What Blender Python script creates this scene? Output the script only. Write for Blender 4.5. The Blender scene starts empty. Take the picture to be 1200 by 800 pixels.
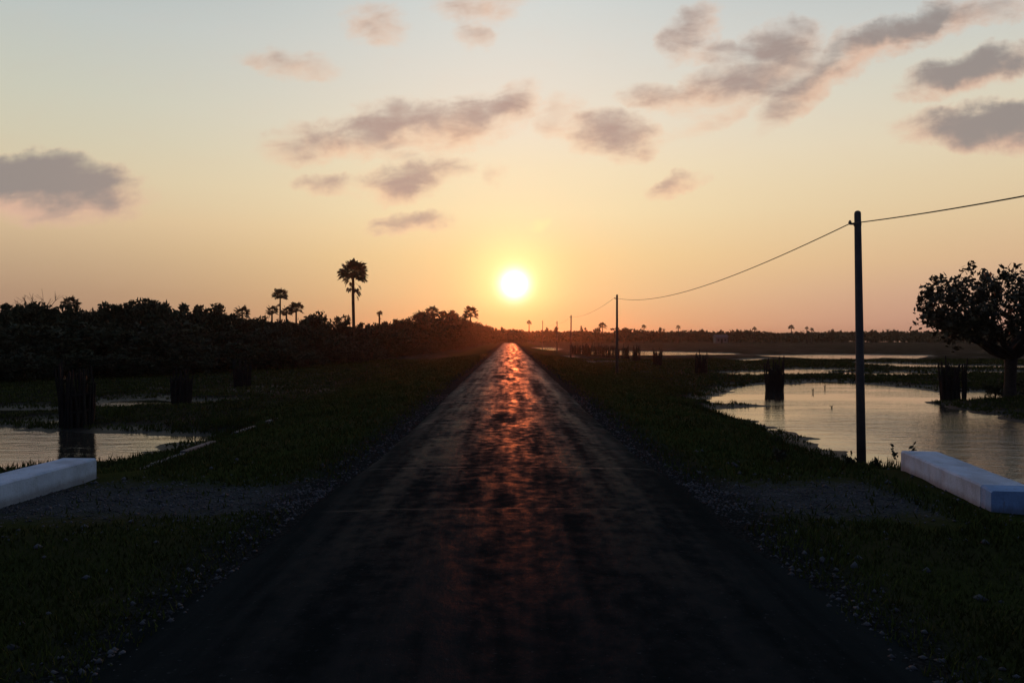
import bpy, math, random
import numpy as np
from mathutils import Vector, Matrix
S = bpy.context.scene
COL = S.collection
random.seed(7); rng = np.random.default_rng(11)
R = math.radians
# ---------------------------------------------------------------- camera
H = 2.3; F = 942.0; VX = 597.0; HY = 395.0      # eye height, focal length / vanishing point in photo pixels
cam = bpy.data.cameras.new('camera'); co = bpy.data.objects.new('camera', cam); COL.objects.link(co)
cam.sensor_width = 36; cam.lens = 36 * F / 1200; cam.clip_start = 0.1; cam.clip_end = 9000
co.location = (0, 0, H)
co.rotation_euler = (R(90) - math.atan(5 / F), 0, -math.atan(3 / F))
S.camera = co
S.view_settings.view_transform = 'Standard'; S.view_settings.look = 'None'
S.view_settings.exposure = 0; S.view_settings.gamma = 1; S.view_settings.use_curve_mapping = False
try:
    S.cycles.volume_step_rate = 4; S.cycles.volume_bounces = 0; S.cycles.max_bounces = 6
    S.cycles.sample_clamp_indirect = 2.0
except Exception: pass
SUN_AZ = math.atan(6 / F); SUN_EL = math.atan(62 / F)
sd_ = Vector((math.sin(SUN_AZ) * math.cos(SUN_EL), math.cos(SUN_AZ) * math.cos(SUN_EL), math.sin(SUN_EL)))
sl = bpy.data.lights.new('sun', 'SUN'); so = bpy.data.objects.new('sun', sl); COL.objects.link(so)
sl.energy = 0.5; sl.angle = R(0.6); sl.color = (1.0, 0.165, 0.04)
so.rotation_euler = sd_.to_track_quat('Z', 'Y').to_euler(); so.location = (0, 0, 60)

# ---------------------------------------------------------------- world: evening sky with clouds
def lin(c):
    return tuple(((v / 255) / 12.92 if v / 255 <= 0.04045 else ((v / 255 + 0.055) / 1.055) ** 2.4) for v in c)
W = bpy.data.worlds.new('World'); S.world = W; W.use_nodes = True
nt = W.node_tree; N = nt.nodes; L = nt.links; N.clear()
class G:
    def __init__(s, nt): s.nt = nt; s.N = nt.nodes; s.L = nt.links
    def put(s, v, sock):
        if v is None: return
        if isinstance(v, bpy.types.NodeSocket): s.L.new(v, sock)
        else: sock.default_value = v
    def m(s, op, a, b=None, c=None, clamp=False):
        n = s.N.new('ShaderNodeMath'); n.operation = op; n.use_clamp = clamp
        s.put(a, n.inputs[0]); s.put(b, n.inputs[1]); s.put(c, n.inputs[2]); return n.outputs[0]
    def v(s, op, a, b=None, out=0):
        n = s.N.new('ShaderNodeVectorMath'); n.operation = op
        s.put(a, n.inputs[0]); s.put(b, n.inputs[1]); return n.outputs[out]
    def mr(s, x, a, b, c=0.0, d=1.0, it='SMOOTHSTEP'):
        n = s.N.new('ShaderNodeMapRange'); n.interpolation_type = it; n.clamp = True
        for i, q in enumerate((x, a, b, c, d)): s.put(q, n.inputs[i])
        return n.outputs[0]
    def mix(s, f, a, b, typ='MIX'):
        n = s.N.new('ShaderNodeMix'); n.data_type = 'RGBA'; n.blend_type = typ
        s.put(f, n.inputs[0]); s.put(a, n.inputs[6]); s.put(b, n.inputs[7]); return n.outputs[2]
    def ramp(s, f, stops, it='LINEAR'):
        n = s.N.new('ShaderNodeValToRGB'); n.color_ramp.interpolation = it
        e = n.color_ramp.elements
        while len(e) < len(stops): e.new(0.5)
        for i, (p, c) in enumerate(stops): e[i].position = p; e[i].color = tuple(c) + (1,)
        s.put(f, n.inputs[0]); return n.outputs[0]
    def noise(s, vec, scale, detail=3, rough=0.5, out=0, dist=0.0):
        n = s.N.new('ShaderNodeTexNoise'); s.put(vec, n.inputs['Vector']); n.inputs['Scale'].default_value = scale
        n.inputs['Detail'].default_value = detail; n.inputs['Roughness'].default_value = rough
        n.inputs['Distortion'].default_value = dist; return n.outputs[out]
    def comb(s, x, y, z=0.0):
        n = s.N.new('ShaderNodeCombineXYZ')
        s.put(x, n.inputs[0]); s.put(y, n.inputs[1]); s.put(z, n.inputs[2]); return n.outputs[0]
    def sep(s, v):
        n = s.N.new('ShaderNodeSeparateXYZ'); s.L.new(v, n.inputs[0]); return n.outputs
g = G(nt)
tc = N.new('ShaderNodeTexCoord'); D = g.v('NORMALIZE', tc.outputs['Generated'])
dx, dy, dz = g.sep(D)
el = g.m('MAXIMUM', dz, 0.0)
def st(rows): return [(math.sin(R(e)), lin(c)) for e, c in rows]
tail = [(32, (138, 156, 170)), (44, (98, 118, 142)), (60, (76, 94, 122)), (90, (64, 82, 112))]
near = st([(0, (230, 156, 104)), (0.9, (243, 178, 120)), (3, (248, 200, 140)), (5.7, (252, 214, 154)), (8.7, (251, 226, 179)), (11.7, (248, 227, 190)),
           (14.6, (242, 226, 203)), (18, (231, 222, 208)), (22.8, (213, 216, 212))] + tail)
left = st([(0, (154, 120, 104)), (0.9, (160, 127, 108)), (2.8, (172, 141, 117)), (4.9, (190, 162, 132)), (7.5, (213, 186, 150)), (10, (214, 198, 166)),
           (12.5, (206, 200, 176)), (15, (199, 200, 183)), (19.7, (186, 194, 191))] + [(27, (152, 166, 174))] + tail[1:])
right = st([(0, (182, 136, 120)), (0.9, (190, 146, 130)), (2.8, (201, 161, 138)), (4.9, (214, 179, 143)), (7.5, (221, 194, 155)), (10, (223, 203, 168)),
           (12.5, (222, 209, 182)), (16, (212, 209, 192)), (19.7, (197, 202, 199))] + [(27, (156, 168, 176))] + tail[1:])
az = g.m('ARCTAN2', dx, dy)
azs = g.m('SUBTRACT', az, SUN_AZ)
azq = g.m('ABSOLUTE', azs)
side = g.mix(g.mr(az, -0.3, 0.3), g.ramp(el, left), g.ramp(el, right))
wn = g.m('POWER', 2.718, g.m('MULTIPLY', g.m('POWER', g.m('DIVIDE', azq, 0.33), 1.7), -1.0))
sky = g.mix(wn, side, g.ramp(el, near))
# the sky dims away from the sunset
back = g.ramp(el, st([(0, (72, 68, 82)), (6, (86, 80, 96)), (14, (82, 88, 110)), (35, (72, 88, 118)), (90, (64, 82, 112))]))
sky = g.mix(g.mr(azq, 0.6, 2.0), sky, back)
# aureole
dot = g.v('DOT_PRODUCT', D, tuple(sd_), out=1)
th = g.m('MULTIPLY', g.m('ARCCOSINE', g.m('MINIMUM', dot, 0.9999999)), 180 / math.pi)
g1 = g.m('POWER', 2.718, g.m('MULTIPLY', g.m('POWER', g.m('DIVIDE', th, 2.7), 2.0), -1.0))
g2 = g.m('POWER', 2.718, g.m('MULTIPLY', g.m('DIVIDE', th, 3.6), -1.0))
core = g.m('POWER', 2.718, g.m('MULTIPLY', g.m('POWER', g.m('DIVIDE', th, 0.85), 2.0), -1.0))
def sc(col, f): return g.v('SCALE', col, None) if False else None
def scale(colr, f):
    n = N.new('ShaderNodeVectorMath'); n.operation = 'SCALE'; n.inputs[0].default_value = colr; L.new(f, n.inputs[3]); return n.outputs[0]
g1 = g.m('MULTIPLY', g1, g.mr(dz, 0.005, 0.055, 0.12, 1.0)); glow = g.v('ADD', g.v('ADD', scale((0.25, 0.36, 0.12), g1), scale((0.16, 0.10, 0.0), g2)), scale((1.5, 1.5, 2.0), core))
# clouds: ellipses (centre x, centre y, half width, half height in photo pixels, tilt, strength) in direction space
CL = [(60, 224, 92, 31, 2, 1.6), (40, 212, 76, 26, 0, 1.5), (345, 78, 50, 14, 8, .62), (442, 32, 36, 22, 15, .72), (560, 6, 52, 20, 0, .72), (556, 42, 26, 13, 0, .62),
      (375, 166, 60, 19, -6, .9), (455, 152, 62, 24, -14, 1.05), (530, 146, 66, 25, -4, 1.05), (597, 124, 36, 20, -32, .95), (470, 182, 30, 10, 0, .6),
      (478, 210, 62, 18, -14, 1.0), (388, 216, 34, 11, 8, .8), (484, 259, 46, 11, -5, .95), (578, 203, 18, 9, -15, .5), (652, 138, 30, 20, -20, .6),
      (718, 155, 56, 23, 6, 1.05), (768, 114, 36, 13, 5, .8), (806, 42, 34, 22, -45, .85), (846, 66, 46, 12, 5, .7), (916, 58, 44, 26, -15, 1.05),
      (880, 96, 90, 23, -14, 1.0), (950, 96, 70, 20, -42, 1.0), (1000, 68, 74, 15, -30, .9), (1060, 36, 72, 19, -24, 1.1), (1150, 16, 66, 14, -12, .85),
      (1138, 82, 70, 19, -14, 1.35), (1165, 150, 92, 23, 0, 1.5), (793, 217, 34, 10, -14, .85), (1120, 100, 60, 10, -5, .5), (850, 130, 60, 14, -30, .5)]
inv = g.m('DIVIDE', 1.0, g.m('MAXIMUM', dy, 0.02))
u = g.m('MULTIPLY', dx, inv); v_ = g.m('MULTIPLY', dz, inv)
P = g.comb(u, v_)
front = g.mr(dy, 0.05, 0.2)
wv = N.new('ShaderNodeVectorMath'); wv.operation = 'MULTIPLY_ADD'      # ragged wobble of the outline
nz = g.noise(P, 17, 5, 0.62, out=1)
L.new(nz, wv.inputs[0]); wv.inputs[1].default_value = (0.075, 0.045, 0); wv.inputs[2].default_value = (0, 0, 0)
Pw = g.v('SUBTRACT', g.v('ADD', P, wv.outputs[0]), (0.0375, 0.0225, 0))
acc = None; shade = None; up = None
for (cx, cy, rx, ry, t, k) in CL:
    mp = N.new('ShaderNodeMapping'); mp.vector_type = 'TEXTURE'
    L.new(Pw, mp.inputs[0]); mp.inputs['Location'].default_value = ((cx - VX) / F, (HY - cy) / F, 0)
    mp.inputs['Rotation'].default_value = (0, 0, R(-t)); mp.inputs['Scale'].default_value = (rx * 1.5 / F, ry * 1.6 / F, 1)
    r2 = g.v('DOT_PRODUCT', mp.outputs[0], mp.outputs[0], out=1)
    e = g.m('MULTIPLY', g.m('SUBTRACT', 1.0, r2, clamp=True), k)
    acc = e if acc is None else g.m('SMOOTH_MAX', acc, e, 0.15)
    ly = g.m('MULTIPLY', e, g.sep(mp.outputs[0])[1]); up = ly if up is None else g.m('ADD', up, ly)
acc = g.m('MULTIPLY', acc, front)
n1 = g.noise(g.v('MULTIPLY', g.comb(g.m('ADD', u, g.m('MULTIPLY', v_, 0.9)), g.m('SUBTRACT', v_, g.m('MULTIPLY', u, 0.22))), (0.75, 1.9, 1)), 20, 8, 0.58, dist=0.35)
n3 = g.noise(g.v('MULTIPLY', P, (1, 1.2, 1)), 11, 3, 0.5)
gen = g.noise(g.v('MULTIPLY', D, (1, 1, 2.2)), 3.2, 8, 0.6)       # ordinary clouds in the rest of the sky
away = g.m('MAXIMUM', g.mr(dy, 0.45, 0.75, 1.0, 0.0), g.mr(dz, 0.42, 0.55))
gen = g.m('MULTIPLY', g.m('MULTIPLY', g.mr(gen, 0.55, 0.75, 0, 0.75), away), g.mr(dz, 0.02, 0.15))
d0 = g.m('ADD', acc, g.m('MULTIPLY', g.m('SUBTRACT', n1, 0.5), 1.45))
dens = g.m('MULTIPLY', g.mr(d0, 0.0, 1.2), g.mr(acc, 0.0, 0.4))
dens = g.m('MAXIMUM', dens, gen)
thick = g.mr(g.m('ADD', g.m('ADD', g.m('MULTIPLY', d0, 0.8), g.m('MULTIPLY', up, 0.6)), g.m('MULTIPLY', g.m('SUBTRACT', n3, 0.5), 1.4)), 0.05, 1.05)
warm = g.mix(g.mr(th, 6, 32), lin((250, 204, 166)) + (1,), lin((222, 182, 158)) + (1,))
cool = g.mix(g.mr(th, 8, 34), lin((184, 154, 142)) + (1,), lin((148, 138, 134)) + (1,))
cc = g.mix(thick, warm, cool)
cc = g.mix(g.mr(azq, 0.7, 1.8), cc, lin((84, 88, 108)) + (1,))
cc = g.mix(g.mr(dz, 0.45, 0.8), cc, lin((92, 100, 120)) + (1,))
sky = g.mix(g.m('MULTIPLY', dens, 0.95), sky, cc)
yel = g.m('MULTIPLY', g.mr(g.v('DISTANCE', g.v('MULTIPLY', Pw, (1, 1.8, 1)), ((630 - VX) / F, (HY - 262) * 1.8 / F, 0), out=1), 0.004, 0.02, 1, 0), 0.35)
sky = g.mix(g.m('MULTIPLY', yel, front), sky, (1.0, 0.9, 0.42, 1))
tot = g.v('ADD', sky, glow)
below = g.mr(dz, -0.06, -0.005, 0.0, 1.0)
tot = g.mix(below, (0.03, 0.028, 0.03, 1), tot)
bg = N.new('ShaderNodeBackground'); L.new(tot, bg.inputs[0]); bg.inputs[1].default_value = 1.0
ow = N.new('ShaderNodeOutputWorld'); L.new(bg.outputs[0], ow.inputs[0])

# ---------------------------------------------------------------- helpers
def tag(o, label=None, cat=None, group=None, kind=None):
    if label: o['label'] = label
    if cat: o['category'] = cat
    if group: o['group'] = group
    if kind: o['kind'] = kind
    return o
def link(name, me, parent=None, loc=None):
    o = bpy.data.objects.new(name, me); COL.objects.link(o)
    if parent: o.parent = parent
    if loc: o.location = loc
    return o
def empty(name, loc=(0, 0, 0), rz=0):
    o = bpy.data.objects.new(name, None); COL.objects.link(o); o.location = loc; o.rotation_euler.z = rz
    o.empty_display_size = 0.3; return o
def copy_tree(o, parent=None):
    c = o.copy(); COL.objects.link(c); c.parent = parent
    for ch in list(o.children): copy_tree(ch, c)
    return c
def quick(name, V, Q, mat, smooth=False):
    """mesh from a vertex array and a face array of one size"""
    V = np.asarray(V, np.float32); Q = np.asarray(Q, np.int32); k = Q.shape[1]
    me = bpy.data.meshes.new(name); me.vertices.add(len(V)); me.vertices.foreach_set('co', V.ravel())
    me.loops.add(Q.size); me.loops.foreach_set('vertex_index', Q.ravel())
    me.polygons.add(len(Q)); me.polygons.foreach_set('loop_start', np.arange(0, Q.size, k, dtype=np.int32))
    me.polygons.foreach_set('loop_total', np.full(len(Q), k, np.int32))
    if smooth: me.polygons.foreach_set('use_smooth', np.ones(len(Q), bool))
    me.update(calc_edges=True); me.validate(); me.materials.append(mat); return me
class MB:
    def __init__(s): s.V = []; s.F = []
    def tube(s, pts, rad, n=7, cap=True):
        pts = [Vector(p) for p in pts]; b = len(s.V); up = Vector((0.13, 0.31, 0.94))
        for i, p in enumerate(pts):
            t = (pts[min(i + 1, len(pts) - 1)] - pts[max(i - 1, 0)]).normalized()
            a = t.cross(up if abs(t.dot(up)) < 0.95 else Vector((1, 0, 0))).normalized(); c = t.cross(a)
            r = rad[i] if isinstance(rad, (list, tuple)) else rad
            for k in range(n):
                w = 2 * math.pi * k / n; s.V.append(tuple(p + a * (r * math.cos(w)) + c * (r * math.sin(w))))
        for i in range(len(pts) - 1):
            for k in range(n):
                k2 = (k + 1) % n
                s.F.append((b + i * n + k, b + i * n + k2, b + (i + 1) * n + k2, b + (i + 1) * n + k))
        if cap:
            s.F.append(tuple(b + k for k in range(n))[::-1]); e = b + (len(pts) - 1) * n; s.F.append(tuple(e + k for k in range(n)))
    def poly(s, pts):
        b = len(s.V); s.V += [tuple(p) for p in pts]; s.F.append(tuple(range(b, b + len(pts))))
    def prism(s, prof, place):
        """prof: ring of 2d points; place: list of functions 2d->3d, one for each station"""
        b = len(s.V); n = len(prof)
        for f in place: s.V += [tuple(f(p)) for p in prof]
        for i in range(len(place) - 1):
            for k in range(n): s.F.append((b + i * n + k, b + i * n + (k + 1) % n, b + (i + 1) * n + (k + 1) % n, b + (i + 1) * n + k))
        s.F.append(tuple(b + k for k in range(n))[::-1]); e = b + (len(place) - 1) * n; s.F.append(tuple(e + k for k in range(n)))
    def mesh(s, name, mat, smooth=False):
        me = bpy.data.meshes.new(name); me.from_pydata(s.V, [], s.F); me.update(); me.materials.append(mat)
        if smooth:
            for p in me.polygons: p.use_smooth = True
        return me
    def build(s, name, mat, parent=None, smooth=False): return link(name, s.mesh(name, mat, smooth), parent)
def vnoise(x, y, seed=0):
    xi = np.floor(x).astype(np.int64); yi = np.floor(y).astype(np.int64); fx = x - xi; fy = y - yi
    fx = fx * fx * (3 - 2 * fx); fy = fy * fy * (3 - 2 * fy)
    def h(a, b):
        n = (a * 374761393 + b * 668265263 + seed * 144269504) & 0xffffffff
        n = ((n ^ (n >> 13)) * 1274126177) & 0xffffffff; n = n ^ (n >> 16); return (n & 0xffffff) / 0xffffff
    return (h(xi, yi) * (1 - fx) + h(xi + 1, yi) * fx) * (1 - fy) + (h(xi, yi + 1) * (1 - fx) + h(xi + 1, yi + 1) * fx) * fy
def fbm(x, y, seed=0, o=4):
    s = 0; a = .5; t = 0
    for i in range(o): s = s + a * vnoise(x * 2 ** i, y * 2 ** i, seed + i); t += a; a *= .5
    return s / t - 0.5
def sstep(a, b, x): t = np.clip((x - a) / (b - a), 0, 1); return t * t * (3 - 2 * t)
def at(px, py, z=-0.8):
    """photo pixel on the level z -> ground point"""
    d = (H - z) * F / (py - HY); return ((px - VX) / F * d, d)

# ---------------------------------------------------------------- materials
def material(name, base, rough=0.8, spec=0.3, var=0.25, vscale=3.0, bump=0.0, bscale=20.0, obj=True):
    m = bpy.data.materials.new(name); m.use_nodes = True; q = G(m.node_tree); b = q.N['Principled BSDF']
    c = q.N.new('ShaderNodeTexCoord').outputs['Object' if obj else 'Generated']
    n = q.noise(c, vscale, 5, 0.6)
    f = q.mr(n, 0.3, 0.7, 1 - var, 1 + var, 'LINEAR')
    s = q.N.new('ShaderNodeVectorMath'); s.operation = 'SCALE'; s.inputs[0].default_value = base[:3]; q.L.new(f, s.inputs[3])
    q.L.new(s.outputs[0], b.inputs['Base Color']); b.inputs['Roughness'].default_value = rough
    b.inputs['Specular IOR Level'].default_value = spec
    if bump:
        bn = q.N.new('ShaderNodeBump'); bn.inputs['Strength'].default_value = bump; bn.inputs['Distance'].default_value = 0.02
        q.L.new(q.noise(c, bscale, 5, 0.6), bn.inputs['Height']); q.L.new(bn.outputs[0], b.inputs['Normal'])
    return m
M = {}
M['leaf'] = material('dark_leaves', (0.030, 0.040, 0.020), 0.75, 0.12, 0.35, 0.8)
M['leaf2'] = material('olive_leaves', (0.040, 0.044, 0.024), 0.75, 0.12, 0.35, 0.8)
M['bigleaf'] = material('broad_leaves', (0.055, 0.050, 0.028), 0.6, 0.2, 0.4, 1.2)
M['palm'] = material('palm_fronds', (0.045, 0.048, 0.028), 0.7, 0.15, 0.3, 1.0)
M['dead'] = material('dead_fronds', (0.10, 0.07, 0.045), 0.85, 0.1, 0.3, 1.0)
M['bark'] = material('bark', (0.045, 0.038, 0.032), 0.9, 0.1, 0.3, 4, 0.6, 12)
M['grass'] = material('grass_blades', (0.050, 0.062, 0.016), 0.9, 0.02, 0.4, 0.6)
M['stake'] = material('weathered_stakes', (0.028, 0.026, 0.023), 0.9, 0.1, 0.35, 3, 0.5, 30)
M['pole'] = material('pole_concrete', (0.085, 0.08, 0.078), 0.85, 0.2, 0.25, 3, 0.5, 30)
M['metal'] = material('bracket_steel', (0.09, 0.085, 0.08), 0.6, 0.4, 0.2, 8)
M['cable'] = material('black_cable', (0.03, 0.03, 0.03), 0.7, 0.2, 0.1, 3)
M['stone'] = material('gravel_stones', (0.085, 0.087, 0.093), 0.95, 0.03, 0.6, 2.5)
M['conc'] = material('old_concrete', (0.13, 0.125, 0.12), 0.9, 0.2, 0.3, 2, 0.5, 25)
M['pwall'] = material('pale_plaster', (0.15, 0.155, 0.155), 0.9, 0.2, 0.1, 2)
M['roof'] = material('roof_sheet', (0.12, 0.1, 0.1), 0.8, 0.2, 0.2, 2)
M['dark'] = material('dark_opening', (0.03, 0.03, 0.03), 0.9, 0.1, 0.1, 2)
def paint(name, base):
    """weathered paint: stains, chips down to grey concrete, fine pitting"""
    m = bpy.data.materials.new(name); m.use_nodes = True; q = G(m.node_tree); b = q.N['Principled BSDF']
    c = q.N.new('ShaderNodeTexCoord').outputs['Object']
    n1 = q.noise(c, 1.6, 6, 0.65); n2 = q.noise(q.v('MULTIPLY', c, (1, 1, 0.35)), 9, 6, 0.7); n3 = q.noise(c, 34, 4, 0.6)
    a = q.mix(q.mr(n1, 0.38, 0.68), base + (1,), tuple(v * 0.66 for v in base) + (1,))
    a = q.mix(q.mr(n2, 0.60, 0.72, 0, 0.75), a, (0.16, 0.15, 0.14, 1))
    a = q.mix(q.mr(n3, 0.66, 0.72, 0, 0.9), a, (0.10, 0.09, 0.08, 1))
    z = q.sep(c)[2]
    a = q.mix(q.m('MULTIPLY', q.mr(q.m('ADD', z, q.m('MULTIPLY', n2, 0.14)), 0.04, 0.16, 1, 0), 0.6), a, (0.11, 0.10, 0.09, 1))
    q.L.new(a, b.inputs['Base Color']); b.inputs['Roughness'].default_value = 0.8; b.inputs['Specular IOR Level'].default_value = 0.25
    bn = q.N.new('ShaderNodeBump'); bn.inputs['Strength'].default_value = 0.7; bn.inputs['Distance'].default_value = 0.012
    q.L.new(q.m('ADD', n3, q.m('MULTIPLY', n2, 1.5)), bn.inputs['Height']); q.L.new(bn.outputs[0], b.inputs['Normal'])
    return m
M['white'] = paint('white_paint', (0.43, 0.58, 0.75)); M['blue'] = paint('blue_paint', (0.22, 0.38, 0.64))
# asphalt
m = bpy.data.materials.new('worn_asphalt'); m.use_nodes = True; q = G(m.node_tree); b = q.N['Principled BSDF']
c = q.N.new('ShaderNodeTexCoord').outputs['Object']
patch = q.noise(q.v('MULTIPLY', c, (1.2, 0.38, 1)), 1.0, 7, 0.66)            # polished and rough patches
rx_ = q.m('ABSOLUTE', q.sep(c)[0]); trk = q.noise(q.v('MULTIPLY', c, (1.9, 0.10, 1)), 1.0, 4, 0.55)               # wheel tracks
fine = q.noise(c, 60, 4, 0.7); mid = q.noise(q.v('MULTIPLY', c, (1, 0.8, 1)), 5, 5, 0.65); chip = q.noise(c, 22, 3, 0.6)
pol = q.mr(q.m('ADD', q.m('ADD', q.m('MULTIPLY', patch, 0.5), q.m('MULTIPLY', trk, 0.5)), q.m('MULTIPLY', q.m('SUBTRACT', mid, 0.5), 0.55)), 0.36, 0.66)
pol = q.m('MULTIPLY', pol, q.mr(q.m('ADD', rx_, q.m('MULTIPLY', q.m('SUBTRACT', patch, 0.5), 1.6)), 2.7, 1.7, 0.0, 1.0))
yw = q.m('ADD', q.sep(c)[1], q.m('MULTIPLY', q.m('SUBTRACT', q.noise(q.v('MULTIPLY', c, (1.2, 0.2, 1)), 1.0, 4, 0.6), 0.5), 0.35))
jl = None                                                                      # sealed joints across the road
for y_, w_ in ((28.2, .13), (21.6, .05), (14.0, .045), (10.6, .04), (40, .12), (52, .15), (70, .2), (95, .25)):
    k_ = q.mr(q.m('ABSOLUTE', q.m('SUBTRACT', yw, y_)), w_, w_ * .4, 0, 1); jl = k_ if jl is None else q.m('MAXIMUM', jl, k_)
jl = q.m('MULTIPLY', q.m('MULTIPLY', jl, q.mr(mid, 0.35, 0.55)), q.mr(rx_, 2.6, 2.3, 0, 1))
acol = q.mix(q.mr(chip, 0.62, 0.74, 0, 0.5), q.mix(pol, q.mix(q.mr(trk, 0.45, 0.62), (0.009, 0.0135, 0.013, 1), (0.021, 0.025, 0.023, 1)), (0.026, 0.026, 0.025, 1)), (0.075, 0.073, 0.07, 1))
hh = q.m('ADD', q.m('MULTIPLY', mid, 1.2), q.m('ADD', q.m('MULTIPLY', fine, 0.25), q.m('MULTIPLY', patch, 3.0)))
bn = q.N.new('ShaderNodeBump'); bn.inputs['Strength'].default_value = 1.0; bn.inputs['Distance'].default_value = 0.015
q.L.new(hh, bn.inputs['Height'])
df = q.N.new('ShaderNodeBsdfDiffuse'); q.L.new(acol, df.inputs['Color']); df.inputs['Roughness'].default_value = 0.8; q.L.new(bn.outputs[0], df.inputs['Normal'])
gl = q.N.new('ShaderNodeBsdfGlossy'); q.L.new(bn.outputs[0], gl.inputs['Normal'])
q.L.new(q.m('ADD', q.m('MULTIPLY', pol, -0.32), q.m('ADD', 0.58, q.m('MULTIPLY', q.m('SUBTRACT', fine, 0.5), 0.2))), gl.inputs['Roughness'])
lw = q.N.new('ShaderNodeLayerWeight'); lw.inputs['Blend'].default_value = 0.5            # coarse asphalt only shines at a grazing angle
fr = q.m('ADD', 0.002, q.m('MULTIPLY', q.m('POWER', lw.outputs['Facing'], 13.0), q.m('ADD', q.m('ADD', 0.03, q.m('MULTIPLY', jl, 0.34)), q.m('MULTIPLY', pol, 0.25))))
mx = q.N.new('ShaderNodeMixShader'); q.L.new(fr, mx.inputs[0]); q.L.new(df.outputs[0], mx.inputs[1]); q.L.new(gl.outputs[0], mx.inputs[2])
q.L.new(mx.outputs[0], q.N['Material Output'].inputs['Surface']); q.N.remove(b); M['road'] = m
# ground
m = bpy.data.materials.new('marsh_ground'); m.use_nodes = True; q = G(m.node_tree); b = q.N['Principled BSDF']
c = q.N.new('ShaderNodeTexCoord').outputs['Object']; X, Y, Z = q.sep(c)
n1 = q.noise(c, 0.35, 6, 0.6); n2 = q.noise(c, 3.0, 6, 0.65); n3 = q.noise(c, 28, 4, 0.65)
grass = q.mix(q.mr(n1, 0.35, 0.65), (0.034, 0.044, 0.012, 1), (0.042, 0.040, 0.018, 1))
mud = q.mix(q.mr(n2, 0.35, 0.65), (0.016, 0.015, 0.012, 1), (0.027, 0.024, 0.020, 1))
wob = q.m('ADD', Z, q.m('MULTIPLY', q.m('SUBTRACT', n1, 0.5), 0.35))
a = q.mix(q.mr(wob, -0.84, -0.70), mud, grass)
ax = q.m('ABSOLUTE', X)
gy = q.m('ADD', Y, q.m('MULTIPLY', q.m('SUBTRACT', n2, 0.5), 2.4))
gm = q.m('MULTIPLY', q.mr(gy, 9.8, 11.0), q.mr(gy, 13.2, 12.0, 0, 1))
gm = q.m('MULTIPLY', q.m('MULTIPLY', gm, q.mr(Z, -0.5, -0.3)), q.mr(X, 6.2, 5.2, 0, 1))
edge = q.m('MULTIPLY', q.mr(q.m('ADD', ax, q.m('MULTIPLY', q.m('SUBTRACT', n2, 0.5), 1.2)), 3.9, 2.9, 0, 1), 1.0)
asph = q.mix(q.mr(n3, 0.4, 0.65), (0.012, 0.0135, 0.013, 1), (0.03, 0.031, 0.03, 1))
grav = q.mix(q.mr(n3, 0.4, 0.6), (0.036, 0.038, 0.041, 1), (0.085, 0.089, 0.096, 1))
a = q.mix(q.m('MULTIPLY', gm, 0.8), a, grav)
a = q.mix(edge, a, asph)
q.L.new(a, b.inputs['Base Color'])
wet = q.mr(wob, -0.95, -0.80, 1, 0)
q.L.new(q.m('SUBTRACT', 0.98, q.m('MULTIPLY', wet, 0.35)), b.inputs['Roughness'])
q.L.new(q.m('MULTIPLY', wet, 0.12), b.inputs['Specular IOR Level'])
bn = q.N.new('ShaderNodeBump'); bn.inputs['Strength'].default_value = 0.9; bn.inputs['Distance'].default_value = 0.05
q.L.new(q.m('ADD', n2, q.m('MULTIPLY', n3, 0.4)), bn.inputs['Height']); q.L.new(bn.outputs[0], b.inputs['Normal']); M['ground'] = m
# water
m = bpy.data.materials.new('brackish_water'); m.use_nodes = True; q = G(m.node_tree); b = q.N['Principled BSDF']
c = q.N.new('ShaderNodeTexCoord').outputs['Object']
b.inputs['Base Color'].default_value = (0.035, 0.032, 0.026, 1); b.inputs['Roughness'].default_value = 0.03
b.inputs['IOR'].default_value = 1.48; b.inputs['Specular IOR Level'].default_value = 0.5
w1 = q.noise(q.v('MULTIPLY', c, (1.0, 2.2, 1)), 1.7, 5, 0.62); w2 = q.noise(q.v('MULTIPLY', c, (1.0, 1.6, 1)), 7, 3, 0.5)
wx, wy, wz_ = q.sep(c)
calm = q.m('ADD', q.mr(q.noise(q.v('MULTIPLY', c, (0.10, 0.22, 1)), 1.0, 3, 0.5), 0.38, 0.62, 0.12, 0.9),
           q.m('MULTIPLY', q.m('MULTIPLY', q.mr(wy, 40, 24, 0, 1), q.mr(wx, 9, 16)), 2.2))     # wind ruffles the water by the culvert
bn = q.N.new('ShaderNodeBump'); bn.inputs['Distance'].default_value = 0.05
q.L.new(q.m('MULTIPLY', calm, 0.55), bn.inputs['Strength'])
w0 = q.noise(q.v('MULTIPLY', c, (0.45, 1.3, 1)), 1.0, 4, 0.55, dist=0.4)
q.L.new(q.m('ADD', q.m('MULTIPLY', w0, 1.3), q.m('ADD', q.m('MULTIPLY', w1, 0.6), q.m('MULTIPLY', w2, 0.15))), bn.inputs['Height']); q.L.new(bn.outputs[0], b.inputs['Normal']); M['water'] = m

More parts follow.
